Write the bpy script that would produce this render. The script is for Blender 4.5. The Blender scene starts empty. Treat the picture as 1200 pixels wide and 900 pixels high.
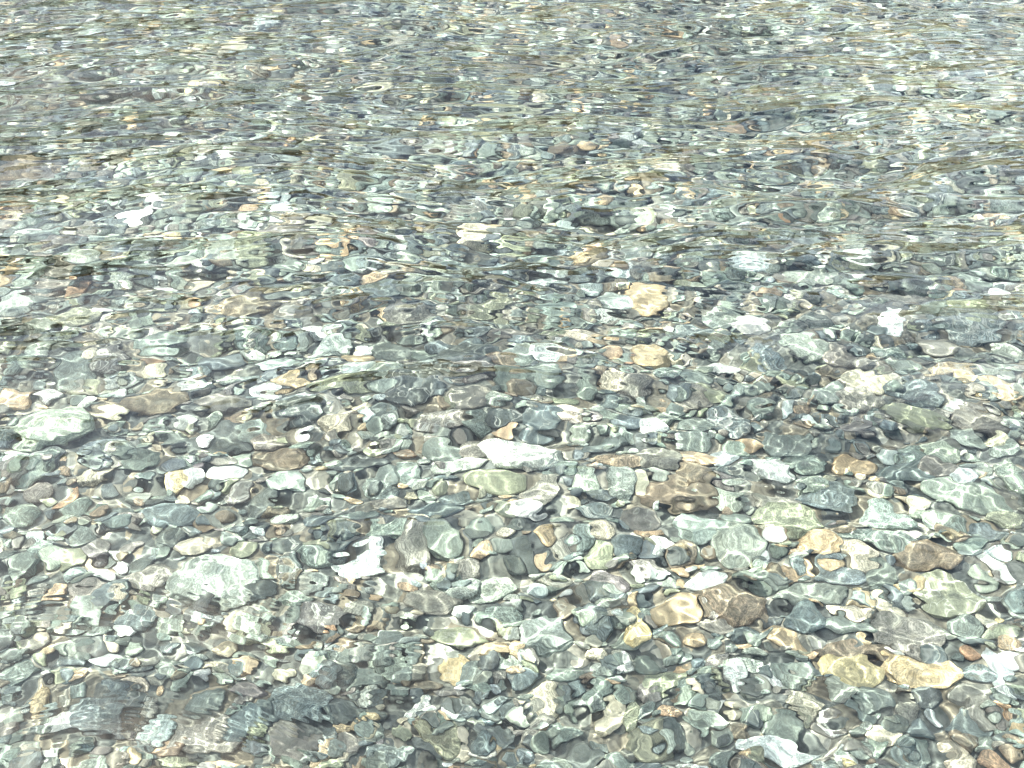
import bpy, bmesh, math, random
import numpy as np
from mathutils import Vector

R = math.radians
rng = np.random.default_rng(11)
random.seed(5)
sc = bpy.context.scene
col = sc.collection

# ------------------------------------------------------------------ camera
CAM_H = 1.50          # height above the stones of the bed, metres
WATER = 0.28          # level of the water above the bed
PITCH = 37.0          # degrees below the horizontal
HFOV = 60.0
cam_d = bpy.data.cameras.new('camera')
cam = bpy.data.objects.new('camera', cam_d)
col.objects.link(cam)
cam.location = (0, 0, CAM_H)
cam.rotation_euler = (R(90 - PITCH), 0, 0)
cam_d.sensor_fit = 'HORIZONTAL'
cam_d.angle = R(HFOV)
cam_d.clip_start = 0.01
cam_d.clip_end = 1000
sc.camera = cam

# ------------------------------------------------------------------ light
CLOUD = 11.0
SUN_EL, SUN_AZ = 56.0, -70.0      # azimuth from +Y towards +X
w = bpy.data.worlds.new('World')
sc.world = w
w.use_nodes = True
nt = w.node_tree
bg = nt.nodes['Background']
sky = nt.nodes.new('ShaderNodeTexSky')
sky.sky_type = 'NISHITA'
sky.sun_disc = False
sky.sun_elevation = R(SUN_EL)
sky.sun_rotation = R(SUN_AZ)
sky.air_density = 1.0
sky.dust_density = 4.0
# broken thin white cloud over the blue
tcw = nt.nodes.new('ShaderNodeTexCoord')
mpw = nt.nodes.new('ShaderNodeMapping')
mpw.inputs['Scale'].default_value = (1.0, 1.0, 2.6)
nt.links.new(tcw.outputs['Generated'], mpw.inputs['Vector'])
cln = nt.nodes.new('ShaderNodeTexNoise')
cln.inputs['Scale'].default_value = 3.2
cln.inputs['Detail'].default_value = 6.0
cln.inputs['Roughness'].default_value = 0.6
nt.links.new(mpw.outputs[0], cln.inputs['Vector'])
clr = nt.nodes.new('ShaderNodeValToRGB')
clr.color_ramp.elements[0].position = 0.44
clr.color_ramp.elements[1].position = 0.60
clr.color_ramp.elements[1].color = (0.9, 0.9, 0.9, 1)
nt.links.new(cln.outputs['Fac'], clr.inputs[0])
cmx = nt.nodes.new('ShaderNodeMix')
cmx.data_type = 'RGBA'
cmx.inputs[7].default_value = (CLOUD * 0.93, CLOUD, CLOUD * 1.07, 1)
nt.links.new(clr.outputs[0], cmx.inputs[0])
nt.links.new(sky.outputs[0], cmx.inputs[6])
nt.links.new(cmx.outputs[2], bg.inputs[0])
bg.inputs[1].default_value = 0.085
sun_d = bpy.data.lights.new('sun', 'SUN')
sun_d.energy = 5.0
sun_d.angle = R(0.5)
sun_d.color = (1.0, 0.96, 0.90)
sun = bpy.data.objects.new('sun', sun_d)
col.objects.link(sun)
sd = Vector((math.sin(R(SUN_AZ)) * math.cos(R(SUN_EL)), math.cos(R(SUN_AZ)) * math.cos(R(SUN_EL)), math.sin(R(SUN_EL))))
sun.rotation_euler = sd.to_track_quat('Z', 'Y').to_euler()
sun_d.cycles.is_caustics_light = True
sc.view_settings.view_transform = 'Standard'
sc.view_settings.look = 'None'
sc.view_settings.gamma = 1.0
sc.view_settings.use_curve_mapping = False
sc.view_settings.exposure = 1.95
sc.render.engine = 'CYCLES'
cy = sc.cycles
cy.max_bounces = 8
cy.transmission_bounces = 6
cy.caustics_refractive = True
cy.caustics_reflective = False
cy.blur_glossy = 0.3
cy.sample_clamp_indirect = 6.0
cy.use_denoising = True

# ------------------------------------------------------------------ optics of the place: pixel of the 1200x900 photo -> point on the bed
F = 600.0 / math.tan(R(HFOV / 2))
cp, sp = math.cos(R(PITCH)), math.sin(R(PITCH))
def bed_point(px, py, z=0.0):
    u, v = (px - 600) / F, (450 - py) / F
    d = np.array([u, cp + v * sp, -sp + v * cp])
    d /= np.linalg.norm(d)
    t = (CAM_H - WATER) / -d[2]
    p = np.array([0, 0, CAM_H]) + d * t
    e = 1 / 1.333
    c = -d[2]
    k = math.sqrt(1 - e * e * (1 - c * c))
    r = e * d + np.array([0, 0, e * c - k])
    return p + r * ((WATER - z) / -r[2])

def bed_z(x, y):
    return 0.018 * np.sin(1.7 * x + 0.9 * y + 0.4) + 0.014 * np.sin(-1.1 * x + 2.3 * y + 1.9) + 0.008 * np.sin(4.1 * x - 3.0 * y)

# ------------------------------------------------------------------ materials
def new_mat(name):
    m = bpy.data.materials.new(name)
    m.use_nodes = True
    t = m.node_tree
    return m, t, t.nodes['Principled BSDF']

def node(t, kind, **kw):
    n = t.nodes.new(kind)
    for k, v in kw.items():
        if k.startswith('i_'):
            n.inputs[k[2:].replace('_', ' ')].default_value = v
        else:
            setattr(n, k, v)
    return n

def ramp(t, src, pts):
    r = t.nodes.new('ShaderNodeValToRGB')
    e = r.color_ramp.elements
    while len(e) < len(pts):
        e.new(0.5)
    for i, (p, c) in enumerate(pts):
        e[i].position = p
        e[i].color = (c, c, c, 1) if isinstance(c, (int, float)) else (*c, 1)
    t.links.new(src, r.inputs[0])
    return r.outputs[0]

def mixc(t, mode, fac, a, b):
    n = t.nodes.new('ShaderNodeMix')
    n.data_type = 'RGBA'
    n.blend_type = mode
    for sock, val in ((n.inputs[0], fac), (n.inputs[6], a), (n.inputs[7], b)):
        if isinstance(val, bpy.types.NodeSocket):
            t.links.new(val, sock)
        elif isinstance(val, tuple):
            sock.default_value = (*val, 1)
        else:
            sock.default_value = val
    return n.outputs[2]

def stone_material():
    m, t, b = new_mat('river_stone')
    ac = node(t, 'ShaderNodeAttribute', attribute_name='tint')
    al = node(t, 'ShaderNodeAttribute', attribute_name='local')     # metres in the stone's own frame
    ak = node(t, 'ShaderNodeAttribute', attribute_name='kind')      # x banding, y speckle, z veins
    sep = t.nodes.new('ShaderNodeSeparateXYZ')
    t.links.new(ak.outputs['Vector'], sep.inputs[0])
    P = al.outputs['Vector']
    def tex(kind, **kw):
        n = node(t, kind, **kw)
        t.links.new(P, n.inputs['Vector'])
        return n
    n1 = tex('ShaderNodeTexNoise', i_Scale=22.0, i_Detail=5.0, i_Roughness=0.6)
    n2 = tex('ShaderNodeTexNoise', i_Scale=260.0, i_Detail=4.0, i_Roughness=0.75)
    n3 = tex('ShaderNodeTexNoise', i_Scale=55.0, i_Detail=4.0, i_Roughness=0.6, i_Distortion=0.8)
    # foliation bands of the schist: squeeze one axis of the stone's frame
    mp = node(t, 'ShaderNodeMapping')
    mp.inputs['Scale'].default_value = (6, 26, 150)
    mp.inputs['Rotation'].default_value = (0.35, 0.15, 0)
    t.links.new(P, mp.inputs['Vector'])
    nb = node(t, 'ShaderNodeTexNoise', i_Scale=1.0, i_Detail=3.0, i_Distortion=0.7)
    t.links.new(mp.outputs[0], nb.inputs['Vector'])
    band = ramp(t, nb.outputs['Fac'], [(0.35, 0.50), (0.5, 1.0), (0.66, 1.75)])
    c = ac.outputs['Color']
    c = mixc(t, 'MULTIPLY', 1.0, c, ramp(t, n1.outputs['Fac'], [(0.28, 0.66), (0.72, 1.32)]))
    c = mixc(t, 'MULTIPLY', sep.outputs[0], c, band)
    c = mixc(t, 'MULTIPLY', sep.outputs[1], c, ramp(t, n2.outputs['Fac'], [(0.38, 0.30), (0.5, 1.0), (0.60, 2.3)]))
    # warm and cool staining
    c = mixc(t, 'MIX', ramp(t, n3.outputs['Fac'], [(0.57, 0.0), (0.72, 0.38)]), c, (0.22, 0.19, 0.13))
    # quartz veins
    nv = tex('ShaderNodeTexNoise', i_Scale=17.0, i_Detail=3.0, i_Distortion=1.2)
    v = ramp(t, nv.outputs['Fac'], [(0.478, 0.0), (0.497, 1.0), (0.503, 1.0), (0.522, 0.0)])
    mv = node(t, 'ShaderNodeMath', operation='MULTIPLY')
    t.links.new(v, mv.inputs[0])
    t.links.new(sep.outputs[2], mv.inputs[1])
    c = mixc(t, 'MIX', mv.outputs[0], c, (0.62, 0.62, 0.56))
    # thin film of pale olive silt lying on the upper faces, thicker in patches
    ge = t.nodes.new('ShaderNodeNewGeometry')
    sn = t.nodes.new('ShaderNodeSeparateXYZ')
    t.links.new(ge.outputs['True Normal'], sn.inputs[0])
    npt = node(t, 'ShaderNodeTexNoise', i_Scale=5.0, i_Detail=7.0, i_Roughness=0.75)
    t.links.new(ge.outputs['Position'], npt.inputs['Vector'])
    ms = node(t, 'ShaderNodeMath', operation='MULTIPLY')
    t.links.new(ramp(t, sn.outputs[2], [(0.3, 0.0), (0.9, 1.0)]), ms.inputs[0])
    t.links.new(ramp(t, npt.outputs['Fac'], [(0.35, 0.05), (0.65, 0.50)]), ms.inputs[1])
    c = mixc(t, 'MIX', ms.outputs[0], c, (0.150, 0.165, 0.135))
    t.links.new(c, b.inputs['Base Color'])
    b.inputs['Roughness'].default_value = 0.7
    b.inputs['Specular IOR Level'].default_value = 0.15
    bm = node(t, 'ShaderNodeBump', i_Strength=0.55, i_Distance=0.0025)
    ad = node(t, 'ShaderNodeMath', operation='ADD')
    t.links.new(n2.outputs['Fac'], ad.inputs[0])
    t.links.new(nb.outputs['Fac'], ad.inputs[1])
    t.links.new(ad.outputs[0], bm.inputs['Height'])
    t.links.new(bm.outputs[0], b.inputs['Normal'])
    return m

def bed_material():
    m, t, b = new_mat('riverbed_silt')
    tc = t.nodes.new('ShaderNodeTexCoord')
    vo = node(t, 'ShaderNodeTexVoronoi', i_Scale=22.0)
    t.links.new(tc.outputs['Object'], vo.inputs['Vector'])
    no = node(t, 'ShaderNodeTexNoise', i_Scale=90.0, i_Detail=6.0)
    t.links.new(tc.outputs['Object'], no.inputs['Vector'])
    bw = t.nodes.new('ShaderNodeSeparateColor')
    t.links.new(vo.outputs['Color'], bw.inputs[0])
    c = ramp(t, bw.outputs[0], [(0.0, (0.07, 0.08, 0.08)), (0.4, (0.15, 0.16, 0.14)), (0.75, (0.20, 0.17, 0.12)), (1.0, (0.4, 0.4, 0.35))])
    c = mixc(t, 'MULTIPLY', 1.0, c, ramp(t, no.outputs['Fac'], [(0.3, 0.4), (0.7, 1.2)]))
    t.links.new(c, b.inputs['Base Color'])
    b.inputs['Roughness'].default_value = 0.8
    bm = node(t, 'ShaderNodeBump', i_Strength=0.8, i_Distance=0.03, invert=True)
    t.links.new(vo.outputs['Distance'], bm.inputs['Height'])
    t.links.new(bm.outputs[0], b.inputs['Normal'])
    return m

def water_material():
    m = bpy.data.materials.new('clear_water')
    m.use_nodes = True
    t = m.node_tree
    t.nodes.remove(t.nodes['Principled BSDF'])
    g = node(t, 'ShaderNodeBsdfGlass', i_Roughness=0.0, i_IOR=1.333)
    g.inputs['Color'].default_value = (0.955, 1.0, 0.965, 1)
    t.links.new(g.outputs[0], t.nodes['Material Output'].inputs['Surface'])
    return m

def hill_material():
    m, t, b = new_mat('wooded_slope')
    tc = t.nodes.new('ShaderNodeTexCoord')
    n1 = node(t, 'ShaderNodeTexNoise', i_Scale=0.35, i_Detail=8.0, i_Roughness=0.7)
    t.links.new(tc.outputs['Object'], n1.inputs['Vector'])
    c = ramp(t, n1.outputs['Fac'], [(0.3, (0.04, 0.045, 0.018)), (0.5, (0.10, 0.09, 0.038)), (0.62, (0.16, 0.12, 0.055)), (0.8, (0.26, 0.19, 0.10))])
    t.links.new(c, b.inputs['Base Color'])
    b.inputs['Roughness'].default_value = 0.9
    return m

M_STONE, M_BED, M_WATER, M_HILL = stone_material(), bed_material(), water_material(), hill_material()

# ------------------------------------------------------------------ mesh helper
def mesh_object(name, verts, faces, mat, attrs=None, smooth=True):
    me = bpy.data.meshes.new(name)
    k = faces.shape[1]
    me.vertices.add(len(verts))
    me.vertices.foreach_set('co', np.ascontiguousarray(verts, dtype=np.float32).ravel())
    me.loops.add(faces.size)
    me.loops.foreach_set('vertex_index', np.ascontiguousarray(faces, dtype=np.int32).ravel())
    me.polygons.add(len(faces))
    me.polygons.foreach_set('loop_start', np.arange(0, faces.size, k, dtype=np.int32))
    me.update(calc_edges=True)
    me.polygons.foreach_set('use_smooth', np.full(len(faces), smooth))
    for nm, arr in (attrs or {}).items():
        a = me.attributes.new(nm, 'FLOAT_VECTOR', 'POINT')
        a.data.foreach_set('vector', np.ascontiguousarray(arr, dtype=np.float32).ravel())
    me.materials.append(mat)
    ob = bpy.data.objects.new(name, me)
    col.objects.link(ob)
    ob.cycles.is_caustics_receiver = True
    return ob

def grid_faces(ny, nx):
    i = (np.arange(ny - 1)[:, None] * nx + np.arange(nx - 1)[None, :]).ravel()
    return np.stack([i, i + 1, i + nx + 1, i + nx], 1)

# ------------------------------------------------------------------ setting: riverbed, water, wooded slopes
def riverbed():
    xs = np.concatenate([-np.geomspace(6, 60, 25)[::-1], np.linspace(-5.9, 5.9, 200), np.geomspace(6, 60, 25)])
    ys = np.concatenate([-np.geomspace(2, 40, 20)[::-1], np.linspace(-1.9, 9, 200), np.geomspace(9.1, 90, 30)])
    X, Y = np.meshgrid(xs, ys)
    Z = bed_z(X, Y) - 0.045
    ob = mesh_object('riverbed', np.stack([X, Y, Z], -1).reshape(-1, 3), grid_faces(len(ys), len(xs)), M_BED)
    ob['kind'] = 'structure'

WAVES = []
def make_waves():
    g = np.random.default_rng(77)
    for _ in range(80):
        lam = math.exp(g.uniform(math.log(0.04), math.log(0.70)))
        th = R(90) + g.normal(0.10, 0.45 if lam < .13 else .30)
        slope = 0.0215 * (1.0 if lam < 0.3 else 0.8) * (0.85 if lam < .09 else 1.0)
        a = slope * lam / (2 * math.pi)
        WAVES.append((2 * math.pi / lam, th, a, g.uniform(0, 2 * math.pi), lam))
    for _ in range(40):       # long crested wavelets of the faster water further out
        lam = math.exp(g.uniform(math.log(0.042), math.log(0.16)))
        WAVES.append((2 * math.pi / lam, R(90) + g.normal(0.04, 0.20), -0.030 * lam / (2 * math.pi), g.uniform(0, 2 * math.pi), lam))
    for _ in range(40):       # short wavelets of the breeze on the current
        lam = math.exp(g.uniform(math.log(0.022), math.log(0.050)))
        WAVES.append((2 * math.pi / lam, R(90) + g.normal(0, 0.7), 0.0075 * lam / (2 * math.pi), g.uniform(0, 2 * math.pi), lam))
make_waves()
# packets of fine capillary ripples: photo x, y, half size x, half size y (m), wavelength, direction deg, amplitude
PACKETS = [(70, 722, .20, .05, .011, 97, .00016), (250, 722, .17, .05, .009, 85, .00016), (235, 858, .30, .06, .0085, 92, .00016),
           (400, 700, .22, .06, .0095, 84, .00013), (360, 790, .17, .09, .012, 60, .00016), (455, 790, .14, .09, .010, 100, .00016),
           (450, 875, .20, .06, .010, 8, .00018), (100, 860, .25, .05, .010, 94, .00015), (640, 850, .22, .07, .013, 120, .00016),
           (850, 385, .25, .12, .018, 35, .0003), (940, 430, .40, .14, .022, 125, .0004), (700, 262, .35, .20, .026, 115, .0004),
           (880, 340, .35, .14, .020, 60, .0003), (1090, 480, .22, .08, .013, 50, .0002), (950, 810, .10, .06, .010, 70, .00018),
           (215, 277, .4, .2, .024, 80, .0003), (620, 375, .3, .08, .017, 85, .00025), (860, 290, .4, .2, .026, 80, .0004),
           (150, 700, .45, .035, .012, 88, .00016), (180, 845, .40, .03, .011, 92, .00017), (420, 760, .22, .04, .012, 78, .00016), (330, 880, .30, .03, .012, 95, .00017), (560, 860, .14, .07, .011, 150, .00015), (820, 800, .2, .05, .010, 95, .00014)]
def surface_height(X, Y, step):
    H = np.zeros_like(X)
    WX = X + 0.05 * np.sin(2.1 * Y + 1.3 * X) + 0.025 * np.sin(5.3 * X - 2.2 * Y)
    WY = Y + 0.06 * np.sin(1.9 * X + 0.8) + 0.03 * np.sin(4.7 * X + 3.1 * Y)
    # calmer and rougher patches
    env = 1.0 + 0.35 * np.sin(1.3 * X + 2.1 * Y + 0.5) * np.sin(2.4 * X - 1.2 * Y + 2.0)
    far = np.clip((Y - 1.3) / 2.4, 0, 1)
    for k, th, a, ph, lam in WAVES:
        fade = np.clip((lam / step - 3.0) / 3.0, 0, 1)
        if a < 0:
            env2 = 0.05 + 0.95 * far
        elif lam > 0.13:
            env2 = 0.86 + 1.2 * far
        elif lam > 0.05:
            env2 = 0.66 - 0.25 * far
        else:
            env2 = 0.80 - 0.35 * far
        H += a * env * env2 * fade * np.sin(k * (math.cos(th) * WX + math.sin(th) * WY) + ph)
    for px, py, sx, sy, lam, dg, a in PACKETS:
        c = bed_point(px, py, WATER - 0.001)
        e = np.exp(-((X - c[0]) / sx) ** 2 - ((Y - c[1]) / sy) ** 2)
        fade = np.clip((lam / step - 2.5) / 2.0, 0, 1)
        dx, dy = math.cos(R(dg)), math.sin(R(dg))
        perp = -dy * (X - c[0]) + dx * (Y - c[1])
        lam *= 1.3
        H += 0.50 * a * e * fade * np.sin(2 * math.pi / lam * (dx * WX + dy * WY + 1.1 * perp ** 2))
    return H

def water():
    s = np.concatenate([-np.geomspace(1.32, 30, 24)[::-1], np.linspace(-1.3, 1.3, 1200), np.geomspace(1.32, 30, 24)])
    y = np.concatenate([-np.geomspace(0.3, 30, 16)[::-1], np.linspace(-0.2, 0.6, 60), np.arange(0.6015, 1.9, .0016), np.geomspace(1.9025, 8.2, 950), np.geomspace(8.4, 80, 40)])
    hw = 0.42 + 0.60 * np.maximum(y, 0)
    X = s[None, :] * hw[:, None]
    Y = np.repeat(y[:, None], len(s), 1)
    st = np.maximum(np.abs(np.gradient(X, axis=1)), np.abs(np.gradient(Y, axis=0)))
    Z = WATER + surface_height(X, Y, st)
    ob = mesh_object('water', np.stack([X, Y, Z], -1).reshape(-1, 3), grid_faces(len(y), len(s)), M_WATER)
    ob['kind'] = 'structure'
    ob.cycles.is_caustics_caster = True
    ob.cycles.is_caustics_receiver = False

def hills():
    a = np.linspace(R(-105), R(105), 500)
    r = np.linspace(0, 1, 70)
    A, Q = np.meshgrid(a, r)
    D = 38 + 45 * Q + 3 * np.sin(3 * A + 1)
    top = 27 - 15 * np.sin(A) + 4 * np.sin(2.3 * A + 0.5) + 2.5 * np.sin(7 * A) + 1.2 * np.sin(19 * A + 1) + 0.7 * np.sin(47 * A)
    g = np.random.default_rng(3)
    Z = top * np.sin(Q * math.pi / 2) ** 0.8 - 0.3 + g.normal(0, 0.35, A.shape) * (Q > 0.02)
    V = np.stack([np.sin(A) * D, np.cos(A) * D, Z], -1).reshape(-1, 3)
    ob = mesh_object('hills', V, grid_faces(len(r), len(a)), M_HILL)
    ob['kind'] = 'structure'

riverbed()
water()
hills()

# ------------------------------------------------------------------ stones
def ico(n):
    bm = bmesh.new()
    bmesh.ops.create_icosphere(bm, subdivisions=n, radius=1)
    v = np.array([p.co[:] for p in bm.verts])
    f = np.array([[q.index for q in p.verts] for p in bm.faces])
    bm.free()
    return v, f
ICO = {n: ico(n) for n in (2, 3, 4, 5)}

def shape(n, style, g):
    """unit stone: r round, a angular, s slab, l lumpy"""
    v = ICO[n][0].copy()
    cuts, lo, hi, hard = {'r': (7, .76, .96, .75), 'a': (13, .58, .86, .93), 's': (9, .66, .92, .85), 'l': (7, .72, .95, .75)}[style]
    if style in 'as':
        v = np.sign(v) * np.abs(v) ** 0.86
    for _ in range(cuts):
        q = g.normal(size=3)
        if style in 'as' and g.random() < .6:
            q[2] *= 0.25
        q /= np.linalg.norm(q)
        d = v @ q
        o = g.uniform(lo, hi)
        ex = np.maximum(d - o, 0)
        v -= q * (ex * hard)[:, None]
    if style in 'as':       # flat bedding face on top
        o = g.uniform(.45, .7)
        ex = np.maximum(v[:, 2] - o, 0)
        v[:, 2] -= ex * .85
    amp = {'r': .05, 'a': .06, 's': .05, 'l': .11}[style]
    u = v / np.linalg.norm(v, axis=1)[:, None]
    dsp = np.zeros(len(v))
    for fr, am in ((1.7, 1.0), (3.2, .5), (6.5, .22), (12., .10)):
        for _ in range(3):
            q = g.normal(size=3)
            q /= np.linalg.norm(q)
            dsp += am * np.sin(fr * (v @ q) * 1.8 + g.uniform(0, 6.28))
    v += u * (dsp * amp * .5)[:, None]
    m = np.abs(v).max(0)
    return v / m

# height map of what is already lying on the bed
GX0, GX1, GY0, GY1, GR = -5.2, 5.2, 0.2, 8.0, 0.008
gx = np.arange(GX0, GX1, GR)
gy = np.arange(GY0, GY1, GR)
HM = bed_z(*np.meshgrid(gx, gy)) - 0.04
MASK = np.zeros(HM.shape, bool)

def footprint(x, y, ax, ay, rot):
    r = max(ax, ay)
    i0, i1 = int((y - r - GY0) / GR), int((y + r - GY0) / GR) + 2
    j0, j1 = int((x - r - GX0) / GR), int((x + r - GX0) / GR) + 2
    i0, j0 = max(i0, 0), max(j0, 0)
    i1, j1 = min(i1, HM.shape[0]), min(j1, HM.shape[1])
    if i1 <= i0 or j1 <= j0:
        return None
    X, Y = np.meshgrid(gx[j0:j1] - x, gy[i0:i1] - y)
    c, s = math.cos(rot), math.sin(rot)
    q = ((X * c + Y * s) / ax) ** 2 + ((-X * s + Y * c) / ay) ** 2
    return (slice(i0, i1), slice(j0, j1)), q, X, Y

PAL = {  # wet base colours
 'gg': ((.150, .178, .160), 'grey green'), 'pg': ((.285, .318, .268), 'pale green'), 'sl': ((.105, .128, .135), 'slate grey'),
 'dk': ((.060, .070, .073), 'dark charcoal'), 'br': ((.150, .115, .080), 'dark brown'), 'bg': ((.180, .168, .148), 'brownish grey'),
 'wh': ((.60, .62, .58), 'white'), 'bw': ((.44, .49, .47), 'bluish white'), 'cr': ((.50, .45, .34), 'cream'),
 'or': ((.44, .32, .20), 'orange tan'), 'tn': ((.40, .30, .19), 'tan'), 'ye': ((.60, .48, .27), 'golden yellow'),
 'pu': ((.165, .150, .145), 'purplish grey'), 'ol': ((.22, .23, .16), 'olive'), 'te': ((.265, .305, .278), 'pale teal'),
 'ru': ((.27, .165, .10), 'rust brown')}

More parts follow.
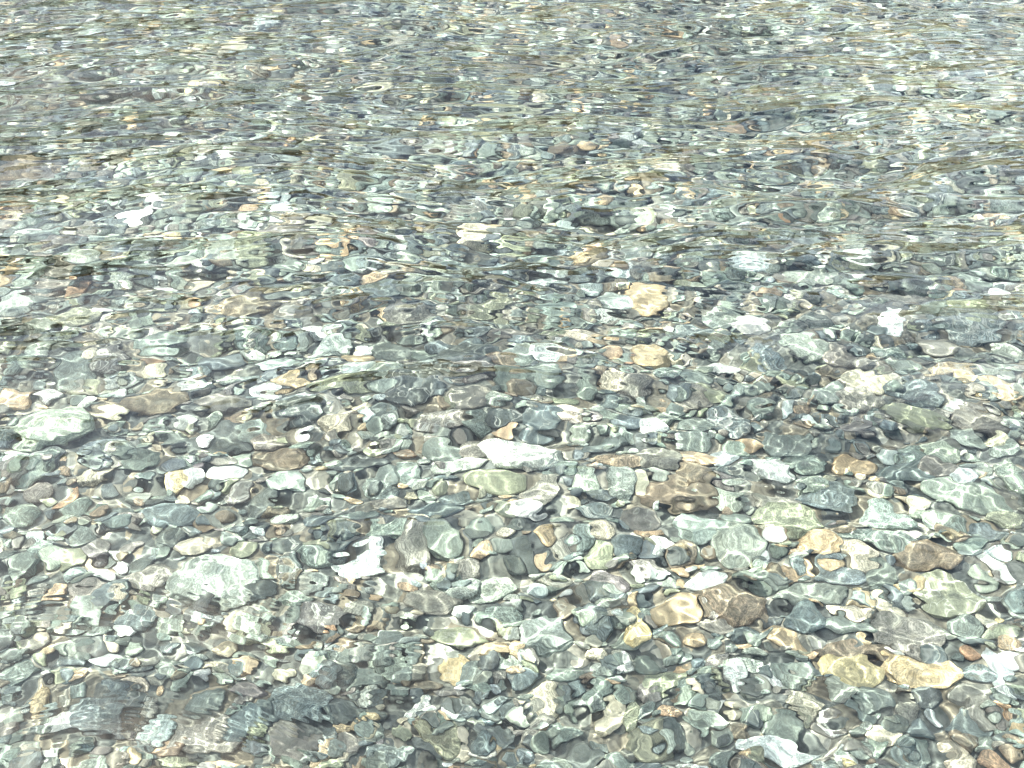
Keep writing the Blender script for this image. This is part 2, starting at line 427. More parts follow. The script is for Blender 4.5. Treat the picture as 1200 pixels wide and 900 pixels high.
# photo x, y, width, height, tilt (clockwise on the photo), colour, style, own label of a landmark stone or ''
S = [
# near right
(963,629,42,50,-20,'or','a','upright orange tan stone with a pale streaked face near the right side'),
(1089,643,82,38,5,'br','r','broad dark brown cobble with a pale upper edge near the right edge'),
(1117,691,76,48,0,'ol','a','big olive angular stone with faint streaks near the right edge'),
(1030,622,88,22,8,'gg','s',''),(986,658,66,27,0,'sl','s',''),(1037,664,42,38,0,'gg','r',''),(954,681,82,25,-3,'pg','r','long smooth pale green cobble lying level in the lower right'),
(997,700,60,12,2,'cr','s',''),(947,713,44,38,0,'sl','r',''),(998,720,70,27,4,'gg','s',''),(923,736,52,20,28,'or','r','long orange stone tilting down to the right in the lower right'),
(1070,735,80,42,10,'pu','s','large purplish grey flat slab in the lower right'),(1008,753,104,20,3,'br','s',''),
(1001,775,72,34,5,'ye','r','golden cobble with brown streaks, left of the yellow cream one'),(1088,777,94,38,4,'ye','l','bright yellow cream cobble with a notched top near the lower right'),
(1137,722,38,32,0,'gg','a',''),(1151,741,44,14,5,'dk','s',''),(1189,743,26,18,10,'or','r',''),(1176,770,44,18,40,'bw','s','bluish white blade tilting steeply down at the right edge'),
(1190,764,30,22,35,'bw','s',''),(1146,758,22,18,0,'ru','r',''),(1153,781,40,18,0,'sl','r',''),(1180,791,14,18,0,'bw','r',''),
(1173,656,36,16,40,'wh','s','slim white blade pointing down right, high at the right edge'),(1176,640,28,14,5,'bw','s',''),(1158,668,26,13,10,'pg','r',''),
(1013,638,32,22,15,'cr','a',''),(992,609,30,12,8,'br','s',''),(927,598,78,38,2,'ol','r','large rounded olive cobble with a dusty pale top, right of centre'),
(1145,805,44,26,-15,'bg','a',''),(951,814,50,38,10,'cr','l','pale cream stone blurred by fine ripples in the lower right'),(994,801,32,24,0,'pg','r',''),
(1028,806,46,30,0,'gg','a',''),(1098,810,34,34,0,'dk','a',''),(1070,825,30,30,0,'bg','a',''),(922,843,46,34,0,'gg','r',''),
(1044,853,42,28,10,'cr','r','cream stone with an orange stain close to the bottom right'),(915,868,90,30,8,'bw','s','broad bluish white slab close to the bottom edge'),
(951,873,30,14,0,'pg','r',''),(915,893,38,18,0,'pg','r',''),(1085,848,30,30,0,'sl','a',''),(1142,840,52,30,0,'sl','a',''),
(1170,880,36,22,-5,'ru','r','rust brown stone in the bottom right corner'),(1133,882,40,36,0,'cr','l',''),(1158,858,36,22,0,'gg','r',''),
(1018,742,12,12,0,'tn','a',''),(1175,708,14,10,0,'ye','r',''),(1163,715,30,14,40,'cr','s',''),(1180,728,42,16,0,'ol','s',''),
(1055,756,16,8,0,'wh','r',''),(1102,759,32,18,0,'sl','s',''),(1100,723,44,16,25,'pg','s',''),
# near centre right
(814,605,66,36,2,'te','a','large pale teal flat stone right of the middle'),(863,622,60,52,0,'pg','l','big speckled pale green boulder right of the middle'),
(777,626,28,17,5,'wh','r',''),(702,634,34,27,0,'ol','a','six sided olive grey stone below the middle'),(734,626,34,22,0,'sl','r',''),(764,632,32,16,0,'sl','s',''),
(832,670,42,28,-10,'wh','r','smooth bright white cobble beside the large dark brown one'),(783,668,24,15,0,'pg','r',''),(711,663,44,27,5,'pu','a',''),
(800,669,14,18,0,'tn','r',''),(866,693,66,38,4,'br','r','large smooth dark brown egg shaped cobble'),(797,705,58,26,-20,'or','r','orange tan tapered cobble rising to the right'),
(755,676,32,15,-15,'sl','r',''),(749,691,34,14,0,'sl','r',''),(664,701,22,26,25,'br','r',''),(643,731,56,48,15,'te','a','large pale teal stone with white veins below the middle'),
(668,683,15,9,5,'wh','r',''),(605,690,15,18,0,'pg','r',''),(629,672,20,22,-30,'bw','a',''),(702,755,32,24,5,'cr','a',''),
(739,740,34,22,-5,'pg','r',''),(756,764,28,20,0,'gg','r',''),(800,752,20,16,0,'te','a',''),(798,772,22,18,0,'or','a',''),
(868,782,20,34,15,'wh','a','upright bright white stone in the lower right quarter'),(888,774,28,16,0,'pg','s',''),(877,746,22,10,0,'or','r',''),(889,755,26,16,0,'pg','a',''),
(846,766,26,20,0,'bg','a',''),(710,725,11,13,20,'ye','r',''),(812,733,24,13,0,'or','r',''),(841,716,48,18,8,'bg','s',''),(879,728,34,24,5,'sl','a',''),
(716,832,32,50,10,'cr','a',''),(742,828,24,52,0,'ol','a','tall olive yellow stone low in the middle'),(790,829,32,20,25,'or','r','small orange brown stone tilting right near the bottom'),
(834,832,38,17,0,'pg','s',''),(868,838,26,18,0,'br','r',''),(788,850,38,20,0,'dk','s',''),(807,858,14,16,20,'pg','a',''),
(638,807,38,34,30,'cr','l','mottled cream stone low in the middle'),(784,788,60,30,0,'ol','s',''),(812,888,38,16,10,'wh','s',''),(607,750,22,32,0,'tn','a',''),
(662,780,46,30,0,'gg','r',''),(612,636,26,26,0,'dk','a',''),(758,648,42,16,0,'bg','s',''),(827,691,14,18,0,'br','r',''),
(640,620,22,14,0,'tn','r',''),(705,612,26,16,0,'cr','r',''),(663,604,34,16,0,'bg','r',''),(762,611,36,9,5,'or','s',''),(690,687,24,24,30,'bg','a',''),
(665,845,40,26,0,'gg','a',''),(690,880,40,26,0,'dk','r',''),(640,875,34,26,0,'bg','r',''),(760,885,34,22,0,'sl','r',''),(850,880,36,24,0,'gg','a',''),
# near centre left
(417,652,62,28,-3,'bw','s','bluish white slab left of the middle below the pale boulder row'),(517,626,38,38,0,'pg','a','squarish pale green stone with wavy stripes'),
(503,692,62,42,10,'bg','a','large brownish grey flat stone left of the bottom middle'),(335,632,38,22,0,'dk','r',''),(483,632,46,38,20,'bg','a',''),
(451,619,46,24,0,'pg','s',''),(532,768,33,26,5,'ye','a','bright golden yellow stone blurred by ripples near the bottom'),(564,634,24,12,-10,'or','r',''),
(550,652,34,24,5,'bg','a',''),(575,672,54,28,-20,'pg','s',''),(540,705,28,20,-15,'wh','a',''),(342,688,46,32,0,'pg','a',''),
(438,681,14,9,-5,'or','r',''),(330,772,28,14,-10,'cr','r',''),(392,844,26,20,0,'tn','r',''),(487,814,34,22,-45,'wh','s','white streaked stone slanting up near the bottom'),
(497,787,42,16,-10,'br','r',''),(527,798,42,13,0,'bg','s',''),(497,862,38,30,0,'dk','r',''),(535,735,58,24,0,'ol','s',''),
(350,812,72,50,0,'sl','s','large slate slab under tight ripples at the lower left'),(448,877,60,28,0,'te','s',''),(576,862,14,14,0,'tn','r',''),(540,862,26,30,0,'cr','l',''),
(397,822,36,28,0,'dk','r',''),(455,735,32,22,0,'te','l',''),(402,743,26,22,0,'br','r',''),(583,852,36,26,0,'dk','a',''),(580,752,32,26,0,'tn','a',''),
(375,708,54,28,0,'pu','s',''),(430,780,46,30,0,'gg','a',''),(340,860,56,26,0,'pu','s',''),(420,700,34,20,0,'bg','a',''),(590,710,40,26,0,'gg','a',''),
# near left
(250,667,94,44,3,'pg','s','largest pale cream green slab at the lower left'),(63,834,42,27,-8,'wh','r','smooth white cobble low at the left'),
(117,762,37,18,-4,'bw','r','oval bluish white pebble with grey edge at the lower left'),(147,747,25,20,0,'pg','a',''),(51,752,19,16,0,'or','r','small round orange stone at the lower left'),
(153,711,46,30,-5,'sl','r','rounded blue grey slate cobble at the lower left'),(172,665,58,27,-5,'bg','r',''),(278,707,38,17,8,'cr','r',''),(238,688,20,17,0,'dk','a',''),
(160,651,25,16,0,'dk','r',''),(143,649,15,14,-30,'wh','a',''),(112,660,44,20,15,'wh','s','arched white stone at the left below the middle row'),(34,617,28,14,-10,'bw','r',''),
(42,632,34,22,-20,'te','s',''),(20,652,38,28,0,'gg','a',''),(78,643,34,20,-20,'ol','a',''),(54,644,26,18,0,'pg','r',''),(92,620,34,22,0,'gg','a',''),
(112,631,34,24,0,'pu','a',''),(196,624,32,22,0,'dk','a',''),(220,633,42,20,0,'cr','l',''),(282,640,32,18,5,'ol','s',''),(276,624,16,16,0,'pg','a',''),
(14,786,34,42,10,'gg','a','large grey green stone at the left edge, low down'),(110,822,64,42,10,'sl','s','large dark slate slab low at the left'),(39,810,22,24,0,'tn','l',''),
(229,784,19,15,-15,'wh','r',''),(224,761,30,12,-5,'pg','s',''),(243,770,42,10,0,'cr','s',''),(215,754,16,8,10,'wh','r',''),(75,768,34,20,20,'sl','a',''),
(90,756,22,20,0,'gg','r',''),(72,747,26,18,20,'pg','a',''),(44,729,16,14,0,'cr','r',''),(180,804,9,10,0,'or','r',''),(238,852,80,38,0,'bg','s','broad brown slab crossed by tight ripples at the bottom left'),
(48,877,24,12,-5,'wh','r',''),(105,873,26,20,10,'bg','r',''),(95,893,44,22,0,'pg','r',''),(203,884,48,18,0,'ol','s',''),(255,886,42,14,0,'tn','s',''),
(22,868,30,16,0,'pg','r',''),(18,688,24,14,0,'te','a',''),(17,704,24,9,0,'dk','r',''),(147,798,34,16,15,'cr','a',''),(182,838,36,26,0,'bw','l',''),
(152,815,30,14,0,'dk','s',''),(222,744,34,18,0,'dk','s',''),(262,745,28,22,0,'br','r',''),(288,752,26,14,0,'gg','s',''),(8,828,22,16,0,'pg','r',''),
(60,685,30,20,-25,'tn','s',''),(100,690,40,26,20,'bg','r',''),(30,742,34,22,0,'bg','a',''),(200,712,40,24,0,'gg','a',''),(110,725,34,22,0,'gg','s',''),
(190,768,36,20,0,'gg','r',''),(285,800,44,28,0,'pu','a',''),(230,815,40,24,0,'gg','l',''),(300,680,34,22,0,'dk','a',''),
# middle left
(17,452,42,32,-10,'or','a','pinkish tan angular stone at the left edge of the middle row'),(57,492,86,52,5,'pg','l','large mottled pale green boulder left of the middle'),
(138,445,20,16,-10,'wh','r',''),(56,447,30,18,10,'wh','a',''),(176,424,28,12,0,'cr','r','small cream pink pebble at the middle left'),(178,462,76,27,-8,'br','r','long brown rounded cobble at the middle left'),
(258,465,58,24,5,'bg','r',''),(87,421,46,32,0,'gg','a',''),(20,342,42,22,0,'te','r','pale teal rounded stone at the left edge'),(47,336,28,18,0,'sl','r',''),
(82,363,64,22,-5,'ol','r',''),(119,353,20,14,10,'wh','r',''),(42,376,42,20,-15,'pg','a',''),(8,363,17,9,0,'cr','r',''),(236,321,36,14,-5,'cr','a',''),
(190,321,32,10,15,'wh','s',''),(87,327,24,16,15,'ru','a',''),(290,350,64,27,0,'br','a','brown angular stone with a dark notch, upper left'),(366,379,30,18,-5,'wh','a','white angular stone left of the middle'),
(385,393,42,32,10,'te','a',''),(398,445,68,14,0,'ol','s','flat olive green slab left of the middle'),(100,410,15,16,0,'cr','a',''),(257,504,80,28,-15,'dk','s','long dark slab rising to the right at the middle left'),
(240,506,18,17,0,'wh','a','small white stone lying on the long dark slab'),(323,524,62,32,-5,'br','s',''),(277,527,28,26,0,'pg','a',''),(205,507,26,20,0,'dk','r',''),
(157,532,48,20,-5,'gg','r',''),(201,553,24,17,0,'ye','r','pale yellow rounded stone left of the middle'),(255,546,46,12,0,'wh','s',''),(75,572,34,12,-42,'ru','s','rusty orange sliver slanting up at the left'),
(158,565,34,20,-10,'pg','a',''),(335,554,54,28,0,'te','a','pale teal triangular stone with white scratches'),(212,571,24,18,-20,'cr','a',''),(239,582,22,17,0,'te','r',''),
(276,566,28,22,0,'pu','a',''),(303,578,34,22,-50,'dk','s',''),(195,592,62,30,10,'sl','r','wide slate cobble with pale patches at the left'),(374,577,20,14,-10,'te','a',''),
(84,580,32,24,-30,'gg','r',''),(42,563,32,20,0,'bg','r',''),(115,515,52,14,-10,'sl','s',''),(127,475,38,12,0,'cr','s',''),(220,482,26,13,0,'wh','r',''),
(312,454,40,14,12,'wh','s',''),(392,480,40,20,5,'cr','a',''),(350,470,52,24,0,'sl','a',''),(264,434,28,14,-10,'pg','r',''),(125,412,36,24,0,'pu','r',''),
(188,393,58,20,5,'gg','s',''),(175,415,24,9,0,'ru','s',''),(99,458,20,11,-25,'wh','a',''),(20,590,40,26,0,'gg','r',''),(125,560,24,18,0,'sl','a',''),
(140,590,30,20,0,'dk','r',''),(320,415,50,18,0,'te','s',''),(255,410,52,22,0,'sl','r',''),(40,405,26,14,0,'pg','r',''),(15,530,36,18,0,'te','s',''),
(340,440,40,16,5,'tn','r',''),(300,495,40,18,0,'gg','r',''),(355,505,36,22,0,'gg','a',''),(385,530,24,20,20,'pg','a',''),(370,605,36,22,0,'sl','r',''),(330,598,34,20,0,'pg','a',''),
# middle
(615,517,106,50,3,'wh','a','largest white quartz block, in the middle of the picture'),(767,491,35,25,5,'wh','r','rounded square white stone right of the largest white block'),
(442,334,46,27,5,'sl','a','kite shaped slate stone above the middle'),(515,329,28,15,0,'pg','r',''),(759,341,46,28,0,'tn','r','round tan stone with ring shaped ripples, above the middle'),
(720,341,34,24,-10,'te','a',''),(692,329,28,18,0,'bw','a',''),(760,407,46,27,10,'tn','a','tan brown angular stone right of the middle'),(720,402,21,20,0,'or','r','small round tan orange stone right of the middle'),
(678,383,44,17,5,'cr','a','cream stone with a dark right end, above the middle'),(703,388,20,11,0,'tn','r',''),(457,396,52,29,5,'gg','r','rounded grey green cobble above the middle'),
(421,396,17,14,10,'wh','a',''),(495,403,32,27,0,'gg','a',''),(414,410,30,20,20,'tn','r','tan brown rounded stone just left of the middle'),
(453,435,45,34,0,'te','a','speckled pale teal stone left of the middle'),(417,430,38,20,0,'bw','s',''),(550,404,78,32,-10,'dk','s','broad dark charcoal slab above the middle'),
(480,448,64,24,-20,'dk','s',''),(517,390,36,18,5,'sl','a',''),(608,405,32,19,0,'te','a',''),(641,409,40,17,5,'bw','s','bluish white slab near the centre'),
(598,433,40,22,0,'gg','r',''),(637,432,42,24,0,'gg','r',''),(555,427,56,22,0,'pu','s',''),(688,442,21,16,0,'pg','r',''),(717,435,24,16,-10,'cr','a',''),
(548,455,52,26,0,'bg','r',''),(580,457,32,17,10,'pg','r',''),(513,477,62,20,0,'bg','s',''),(557,481,32,20,0,'gg','a',''),(592,477,44,14,0,'dk','s',''),
(588,488,27,10,-5,'or','s','thin orange stone just above the largest white block'),(631,481,48,28,5,'sl','r',''),(424,466,24,11,8,'cr','r',''),(446,457,20,11,0,'bw','r',''),
(450,471,32,12,0,'dk','r',''),(553,508,35,27,0,'bg','r',''),(519,494,24,15,0,'pg','a',''),(520,513,46,28,10,'gg','r',''),(417,531,68,28,3,'dk','s','dark striped slab left of the largest white block'),
(544,532,48,20,-8,'pg','r',''),(451,549,34,24,-20,'gg','a',''),(478,539,32,27,0,'gg','a',''),(409,572,25,12,15,'or','r',''),(474,514,26,16,0,'ru','a',''),
(580,555,68,26,5,'ol','r','long olive brown cobble below the largest white block'),(634,570,44,36,0,'bg','a',''),(730,557,34,38,0,'pg','a','pale squarish stone below right of the middle'),
(754,558,14,30,0,'cr','s',''),(724,530,62,14,5,'br','s',''),(778,528,56,28,0,'bg','r',''),(790,570,92,32,-5,'br','s','large dark brown slab right of the middle'),
(510,594,66,24,0,'sl','r',''),(618,592,38,18,-5,'wh','s',''),(590,592,30,13,40,'ol','s',''),(603,583,15,12,-20,'tn','a',''),(688,556,28,28,0,'pg','a',''),
(667,473,30,15,0,'cr','a',''),(703,466,16,15,0,'pg','r',''),(713,478,20,20,30,'gg','a',''),(737,483,38,18,-10,'sl','s',''),(717,457,20,16,0,'sl','r',''),
(785,460,30,10,10,'tn','s',''),(500,571,22,14,0,'pg','r',''),(655,455,44,14,0,'ol','r',''),(600,378,54,14,0,'bg','r',''),(570,350,60,16,-15,'ol','s',''),(650,350,48,18,20,'gg','s',''),
(668,537,30,24,0,'te','a',''),(540,575,40,18,0,'sl','a',''),(455,580,40,18,0,'bg','r',''),(420,600,44,20,0,'gg','r',''),(660,605,30,16,0,'pg','r',''),(555,605,34,16,0,'bg','r',''),
(745,440,36,18,0,'bg','r',''),(785,430,34,18,0,'gg','r',''),(640,320,60,14,-5,'bw','s',''),(700,590,46,18,0,'sl','s',''),(750,600,40,18,0,'bg','a',''),
# middle right
(1049,367,29,27,10,'wh','a','bright white blunt stone alone at the upper right'),(1173,339,40,18,15,'wh','a','bright white pointed stone at the upper right edge'),
(1180,322,38,12,0,'wh','s',''),(881,373,40,25,-10,'wh','l','white stone combed by fine ripples, right of the middle'),(948,399,52,27,8,'pg','r',''),(850,420,44,13,0,'wh','s',''),
(926,467,24,14,-65,'bw','a','small bluish white pointed stone right of the middle'),(952,482,13,10,0,'bw','r',''),(973,453,44,31,0,'te','a','pale teal mottled stone right of the middle'),
(1012,462,52,26,5,'bg','r',''),(1016,438,60,22,5,'cr','r',''),(1147,442,36,13,5,'ye','s','flat golden yellow stone near the right edge'),(1178,449,32,14,20,'tn','s',''),
(1127,427,64,18,-3,'tn','s',''),(1148,379,66,22,0,'sl','s',''),(1138,362,52,28,-5,'ol','r',''),(1100,361,36,24,0,'te','a',''),(1098,391,46,20,0,'bg','s',''),
(983,410,36,26,0,'bg','r',''),(1011,417,26,15,0,'bg','r',''),(818,383,46,20,0,'sl','s',''),(850,365,50,24,10,'gg','s',''),(1147,320,30,16,0,'gg','r',''),
(958,367,40,18,5,'dk','a','dark charcoal stone left of the bright white blunt one'),(871,444,32,18,0,'gg','a',''),(820,437,38,18,0,'gg','a',''),(829,450,46,12,8,'ol','s',''),
(855,485,50,30,20,'sl','s','pale veined slate slab right of the two middle white stones'),(818,489,44,25,0,'gg','a',''),(817,507,40,15,0,'te','s',''),(818,528,46,26,5,'tn','a',''),
(851,528,29,25,20,'bw','r',''),(866,517,34,18,10,'pg','r',''),(881,508,36,14,5,'tn','r',''),(815,550,38,28,0,'br','r',''),(910,545,56,30,12,'wh','l','white and brown streaked stone right of the middle'),
(926,512,58,30,0,'gg','a',''),(950,535,50,24,0,'gg','s',''),(1005,534,50,25,-3,'or','a','orange tan angular stone right of the middle'),(1040,523,23,12,15,'bw','r',''),
(1068,521,34,19,0,'gg','r',''),(1104,518,38,20,0,'pg','r',''),(1065,542,68,26,0,'sl','s',''),(1134,550,33,17,8,'bw','r','small oval bluish white stone near the right edge'),
(1157,542,26,22,0,'pg','a',''),(1133,568,92,26,8,'pg','r','long pale green slab near the right edge'),(1134,501,42,23,10,'gg','a',''),(1163,505,28,24,-40,'cr','a',''),
(1180,518,46,28,0,'gg','a',''),(1150,480,58,26,5,'bg','r',''),(1075,480,80,22,10,'ol','s',''),(1082,453,46,26,0,'sl','r',''),(1123,466,22,14,0,'wh','a',''),
(1010,494,50,16,5,'pu','s',''),(952,559,34,18,0,'pg','a',''),(972,572,68,26,0,'sl','s',''),(1040,594,68,34,3,'te','a','large pale teal block right of the olive cobble'),
(1077,578,24,15,-10,'cr','a',''),(912,577,56,20,0,'bg','s',''),(848,572,62,18,0,'pg','s',''),(862,594,36,24,0,'gg','r',''),(1105,538,42,26,0,'bg','r',''),
(1190,550,28,36,0,'pg','a',''),(1180,590,44,20,0,'ol','s',''),(1110,598,44,20,5,'gg','s',''),(1160,610,54,18,12,'sl','s',''),(895,470,30,20,0,'gg','s',''),
(1040,400,40,18,0,'gg','s',''),(1185,400,34,20,0,'pg','a',''),(1060,420,40,16,5,'pg','s',''),(1185,480,30,20,0,'gg','r',''),(900,410,46,16,20,'sl','s',''),
# far
(155,244,38,20,0,'wh','a','bright white stone in the far left water'),(200,151,32,8,0,'wh','s',''),(275,48,32,11,0,'cr','r',''),(331,238,30,12,0,'wh','a',''),
(328,264,66,24,0,'pu','a','large purplish grey stone in the far left water'),(22,188,50,15,0,'br','r',''),(371,158,28,10,10,'cr','a',''),(368,255,32,13,0,'cr','a',''),
(264,174,26,9,-5,'wh','r',''),(264,192,36,10,0,'tn','s',''),(105,203,46,10,0,'sl','s',''),(93,251,22,12,0,'te','r',''),(37,285,26,14,-10,'pg','r',''),(240,243,26,8,0,'wh','s',''),
(66,62,14,7,0,'or','r',''),(560,266,46,26,5,'cr','l','pinkish white lumpy stone in the far middle'),(456,130,28,10,-10,'wh','a',''),(462,165,54,22,-5,'sl','r','long slate stone in the far middle left'),
(524,225,38,11,0,'dk','s',''),(653,28,20,10,0,'wh','r','small white stone at the very top of the middle'),(600,120,84,12,0,'ol','s','wide flat olive slab in the far middle'),
(570,63,24,7,0,'or','s',''),(446,96,32,11,0,'cr','s',''),(586,101,40,10,0,'sl','s',''),(605,233,30,11,0,'dk','r',''),(560,233,32,12,0,'bw','r',''),(503,292,22,10,0,'wh','r',''),
(480,187,34,11,0,'gg','s',''),(577,252,22,7,0,'ye','s',''),(477,256,13,11,0,'or','a',''),(1017,88,10,17,0,'cr','a','small upright cream stone in the far right water'),
(1039,93,30,9,0,'sl','r',''),(997,92,28,9,0,'sl','r',''),(908,133,32,13,0,'dk','r',''),(975,153,26,7,0,'ru','s',''),(940,154,15,6,0,'ye','r',''),(1118,111,26,9,0,'wh','r',''),
(852,232,46,14,0,'sl','s',''),(1013,218,36,11,0,'bw','r',''),(1040,283,22,11,0,'cr','a',''),(1135,207,32,13,0,'dk','r',''),(1010,14,36,8,0,'bg','s',''),
(1040,118,34,9,0,'bg','s',''),(130,290,40,14,0,'sl','r',''),(215,300,46,18,0,'pg','s',''),(430,290,50,16,0,'sl','r',''),(750,290,50,14,0,'gg','s',''),(950,315,60,18,0,'pg','s',''),
(330,300,40,14,0,'gg','s',''),(60,320,40,14,0,'bg','s',''),(880,300,44,14,0,'bw','s',''),(1060,340,60,16,0,'bg','s',''),(690,270,44,14,0,'bg','s',''),
(540,310,44,14,0,'gg','r',''),(610,290,40,14,0,'te','s',''),(400,320,34,16,0,'sl','r',''),(330,330,50,14,0,'sl','s',''),(150,380,34,12,0,'pg','s',''),(480,360,60,14,0,'bg','s','')]

def kindvec(c, style, g):
    band = {'s': .9, 'a': .55, 'r': .35, 'l': .3}[style] * g.uniform(.4, 1.1)
    if c in ('wh', 'bw', 'cr', 'ye'):
        band *= .45
    return (band, g.uniform(.15, .9), g.uniform(.25, .8) if g.random() < .2 else 0.0)

def tilt_basis(nx, ny, rot):
    n = np.array([-nx, -ny, 1.0]); n /= np.linalg.norm(n)
    a = np.array([math.cos(rot), math.sin(rot), 0.0])
    a -= n * (a @ n); a /= np.linalg.norm(a)
    return np.stack([a, np.cross(n, a), n], 0)      # rows: local axes

def jitter(c, g, s=.14):
    return np.array(c) * g.uniform(1 - s, 1 + s) * g.uniform(1 - s * .2, 1 + s * .2, 3)

authored = []
for i, (px, py, pw, ph, an, c, st, lab) in enumerate(S):
    z = 0.012
    for _ in range(2):
        p = bed_point(px, py, z)
        z = float(bed_z(p[0], p[1])) + 0.012
    ca, sa = math.cos(R(an)), math.sin(R(an))
    e1 = bed_point(px + ca * pw / 2, py + sa * pw / 2, z) - bed_point(px - ca * pw / 2, py - sa * pw / 2, z)
    e2 = bed_point(px - sa * ph / 2, py + ca * ph / 2, z) - bed_point(px + sa * ph / 2, py - ca * ph / 2, z)
    l1, l2 = np.linalg.norm(e1) / 2, np.linalg.norm(e2) / 2
    rot = math.atan2(e1[1], e1[0])
    # part of the height on the picture is the stone's own thickness
    th = {'s': .34, 'a': .48, 'r': .50, 'l': .5}[st] * min(l1, l2)
    authored.append(dict(x=p[0], y=p[1], px=px, py=py, w=pw, h=ph, a=l1 * 1.14, b=max(l2 * 1.05, .2 * l1), t=th, rot=rot, c=c, st=st, lab=lab, area=pw * ph))
order = sorted(range(len(authored)), key=lambda k: -authored[k]['a'] * authored[k]['b'] * (0.02 if authored[k]['lab'] and authored[k]['c'] in ('wh', 'ye', 'or', 'bw') else 1))

def settle(x, y, a, b, t, rot, sink, authored_stone, g, maxtilt=.22):
    fp = footprint(x, y, a, b, rot)
    if fp is None:
        return None
    sl, q, X, Y = fp
    ins = q < 1
    if ins.sum() < 3:
        return None
    hh = HM[sl][ins]
    base = hh.mean()
    A = np.stack([X[ins], Y[ins], np.ones(ins.sum())], 1)
    try:
        cf = np.linalg.lstsq(A, hh, rcond=None)[0]
    except Exception:
        cf = (0, 0, base)
    nx, ny = (float(np.clip(v * .6, -maxtilt, maxtilt)) for v in cf[:2])
    nx += g.normal(0, .06); ny += g.normal(0, .06)
    zc = base + t * sink
    dome = zc + nx * X + ny * Y + t * .85 * np.sqrt(np.clip(1 - q, 0, 1))
    HM[sl] = np.where(ins, np.maximum(HM[sl], dome), HM[sl])
    if authored_stone:
        MASK[sl] |= q < 1.0
    return zc, nx, ny

N_THINGS = 300
by_area = sorted(range(len(authored)), key=lambda k: -authored[k]['area'] + (-99999 if authored[k]['lab'] else 0))
things = set(by_area[:N_THINGS])
stuff_parts = []      # (verts, faces, tint, local, kind)

def stone_arrays(n, style, unit, a, b, t, basis, pos, c, kv, off):
    L = unit * np.array([a, b, t])
    return L @ basis + pos, ICO[n][1], np.broadcast_to(c, L.shape), L + off, np.broadcast_to(kv, L.shape)

# labels for stones without one of their own: look, size and what it lies beside
landmarks = [s for s in authored if s['lab']]
def short(lab):
    for cut in (' with ', ', ', ' left of', ' right of', ' near ', ' at the', ' in the', ' below', ' above', ' close', ' beside', ' low ', ' alone', ' lying', ' tilting', ' pointing', ' blurred', ' rising', ' just', ' crossed', ' under', ' slanting', ' combed', ' high'):
        k = lab.find(cut)
        if k > 0:
            lab = lab[:k]
    return lab
used = set(s['lab'] for s in landmarks)
shorts = [short(s['lab']) for s in landmarks]
NSH = {k: shorts.count(k) for k in shorts}
STY = {'s': 'flat slab', 'a': 'angular stone', 'r': 'rounded cobble', 'l': 'lumpy stone'}
def auto_label(s):
    size = 'small' if s['area'] < 520 else ('medium' if s['area'] < 1150 else 'large')
    d = '%s %s %s' % (size, PAL[s['c']][1], STY[s['st']])
    near = sorted((m for m in landmarks if NSH[short(m['lab'])] == 1), key=lambda m: math.hypot(m['px'] - s['px'], (m['py'] - s['py']) * 1.4))
    for m in near[:9]:
        dx, dy = s['px'] - m['px'], (s['py'] - m['py']) * 1.4
        a = math.degrees(math.atan2(dy, dx)) % 360
        rel = ['right of', 'below right of', 'below', 'below left of', 'left of', 'above left of', 'above', 'above right of'][int((a + 22.5) // 45) % 8]
        far = math.hypot(dx, dy)
        pre = '' if far < 130 else 'well '
        lab = '%s %s%s the %s' % (d, pre, rel, short(m['lab']))
        if lab not in used and len(lab.split()) <= 16:
            used.add(lab)
            return lab
    return d + ' on the riverbed'

gs = np.random.default_rng(2024)
for k in order:
    s = authored[k]
    sink = .28 if s['st'] != 's' else .55
    r = settle(s['x'], s['y'], s['a'], s['b'], s['t'], s['rot'], sink, True, gs)
    if r is None:
        continue
    zc, nx, ny = r
    # never poke through the surface
    zc = min(zc, WATER - .05 - s['t'])
    n = 5 if s['area'] > 1500 and k in things else (4 if k in things else 3)
    unit = shape(n, s['st'], gs)
    B = tilt_basis(nx, ny, s['rot'])
    c = jitter(PAL[s['c']][0], gs)
    kv = kindvec(s['c'], s['st'], gs)
    off = gs.uniform(-5, 5, 3)
    pos = np.array([s['x'], s['y'], zc])
    if k in things:
        V, Fc, T, L, K = stone_arrays(n, s['st'], unit, s['a'], s['b'], s['t'], B, np.zeros(3), c, kv, off)
        ob = mesh_object('river_stone', V, Fc, M_STONE, {'tint': T, 'local': L, 'kind': K})
        ob.location = pos
        ob['label'] = s['lab'] or auto_label(s)
        ob['category'] = 'stone'
        ob['group'] = 'stones on the riverbed'
    else:
        stuff_parts.append(stone_arrays(n, s['st'], unit, s['a'], s['b'], s['t'], B, pos, c, kv, off))

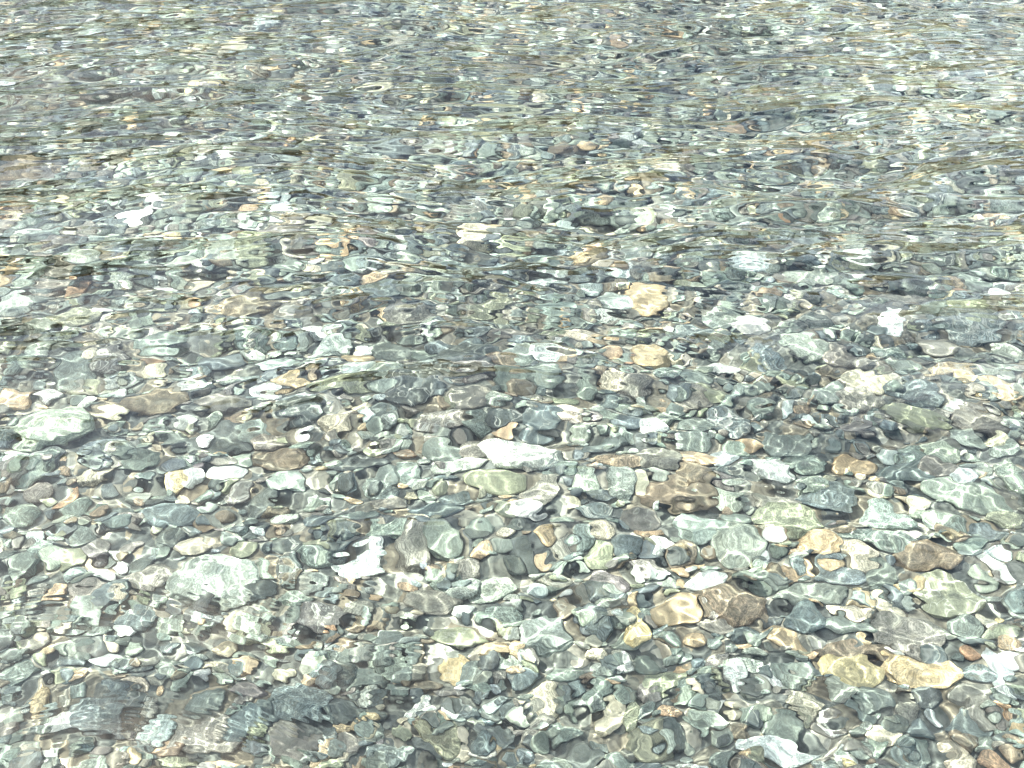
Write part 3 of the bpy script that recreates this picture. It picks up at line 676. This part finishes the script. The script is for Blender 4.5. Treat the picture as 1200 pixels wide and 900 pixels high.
# the countless smaller pebbles between and beyond them: one bed of gravel
CODES = ['gg', 'pg', 'sl', 'dk', 'br', 'bg', 'wh', 'bw', 'cr', 'or', 'tn', 'ye', 'pu', 'ol', 'te', 'ru']
PROB = np.array([28, 13, 19, 8, 7, 16, 2.2, 1.8, 3, 1.0, 2.6, .3, 2, 7, 5, .4]); PROB /= PROB.sum()
TPL = {n: [(st, shape(n, st, gs)) for st in 'rasassl' for _ in range(5)] for n in (2, 3)}
cand = []
def scatter(n, y0, y1, r0, r1):
    y = gs.uniform(y0, y1, n)
    x = gs.uniform(-1, 1, n) * (0.75 + 0.66 * np.maximum(y, 0))
    r = np.exp(gs.uniform(math.log(r0), math.log(r1), n))
    cand.extend(zip(x, y, r))
scatter(1500, .35, 2.3, .018, .036)
scatter(9000, .35, 2.3, .008, .018)
scatter(3000, 2.3, 4.0, .026, .055)
scatter(6000, 2.3, 4.0, .014, .028)
scatter(3200, 4.0, 7.8, .030, .062)
scatter(9000, 4.0, 7.8, .018, .034)
cand.sort(key=lambda q: -q[2] * gs.uniform(.6, 1.4))
for x, y, r in cand:
    j, i = int((x - GX0) / GR), int((y - GY0) / GR)
    if not (0 <= i < MASK.shape[0] and 0 <= j < MASK.shape[1]) or MASK[i, j]:
        continue
    k = int(r * .75 / GR)
    if MASK[min(i + k, MASK.shape[0] - 1), j] or MASK[max(i - k, 0), j] or MASK[i, min(j + k, MASK.shape[1] - 1)] or MASK[i, max(j - k, 0)]:
        if gs.random() < .8:
            continue
    el = gs.uniform(1.1, 2.3)
    a, b = r * math.sqrt(el) * 1.1, r / math.sqrt(el) * 1.1
    t = b * gs.uniform(.4, .75)
    zb = HM[i, j] - bed_z(x, y)
    if zb > .03:
        continue
    rot = gs.normal(0, .5)
    rr = settle(x, y, a, b, t, rot, .35, False, gs, .45)
    if rr is None:
        continue
    zc, nx, ny = rr
    n = 3 if y < 2.9 or r > .05 else 2
    st, unit = TPL[n][gs.integers(len(TPL[n]))]
    cc = CODES[gs.choice(len(CODES), p=PROB)]
    stuff_parts.append(stone_arrays(n, st, unit, a, b, t, tilt_basis(nx, ny, rot), np.array([x, y, zc]), jitter(PAL[cc][0], gs, .2), kindvec(cc, st, gs), gs.uniform(-5, 5, 3)))
off, FV = 0, []
for v, f, *_ in stuff_parts:
    FV.append(f + off)
    off += len(v)
gravel = mesh_object('gravel', np.concatenate([p[0] for p in stuff_parts]), np.concatenate(FV), M_STONE,
                     {'tint': np.concatenate([p[2] for p in stuff_parts]), 'local': np.concatenate([p[3] for p in stuff_parts]), 'kind': np.concatenate([p[4] for p in stuff_parts])})
gravel['kind'] = 'stuff'
gravel['label'] = 'small mixed pebbles filling the riverbed between the larger stones'
gravel['category'] = 'gravel'
print('authored', len(authored), 'gravel stones', len(stuff_parts), 'verts', off)
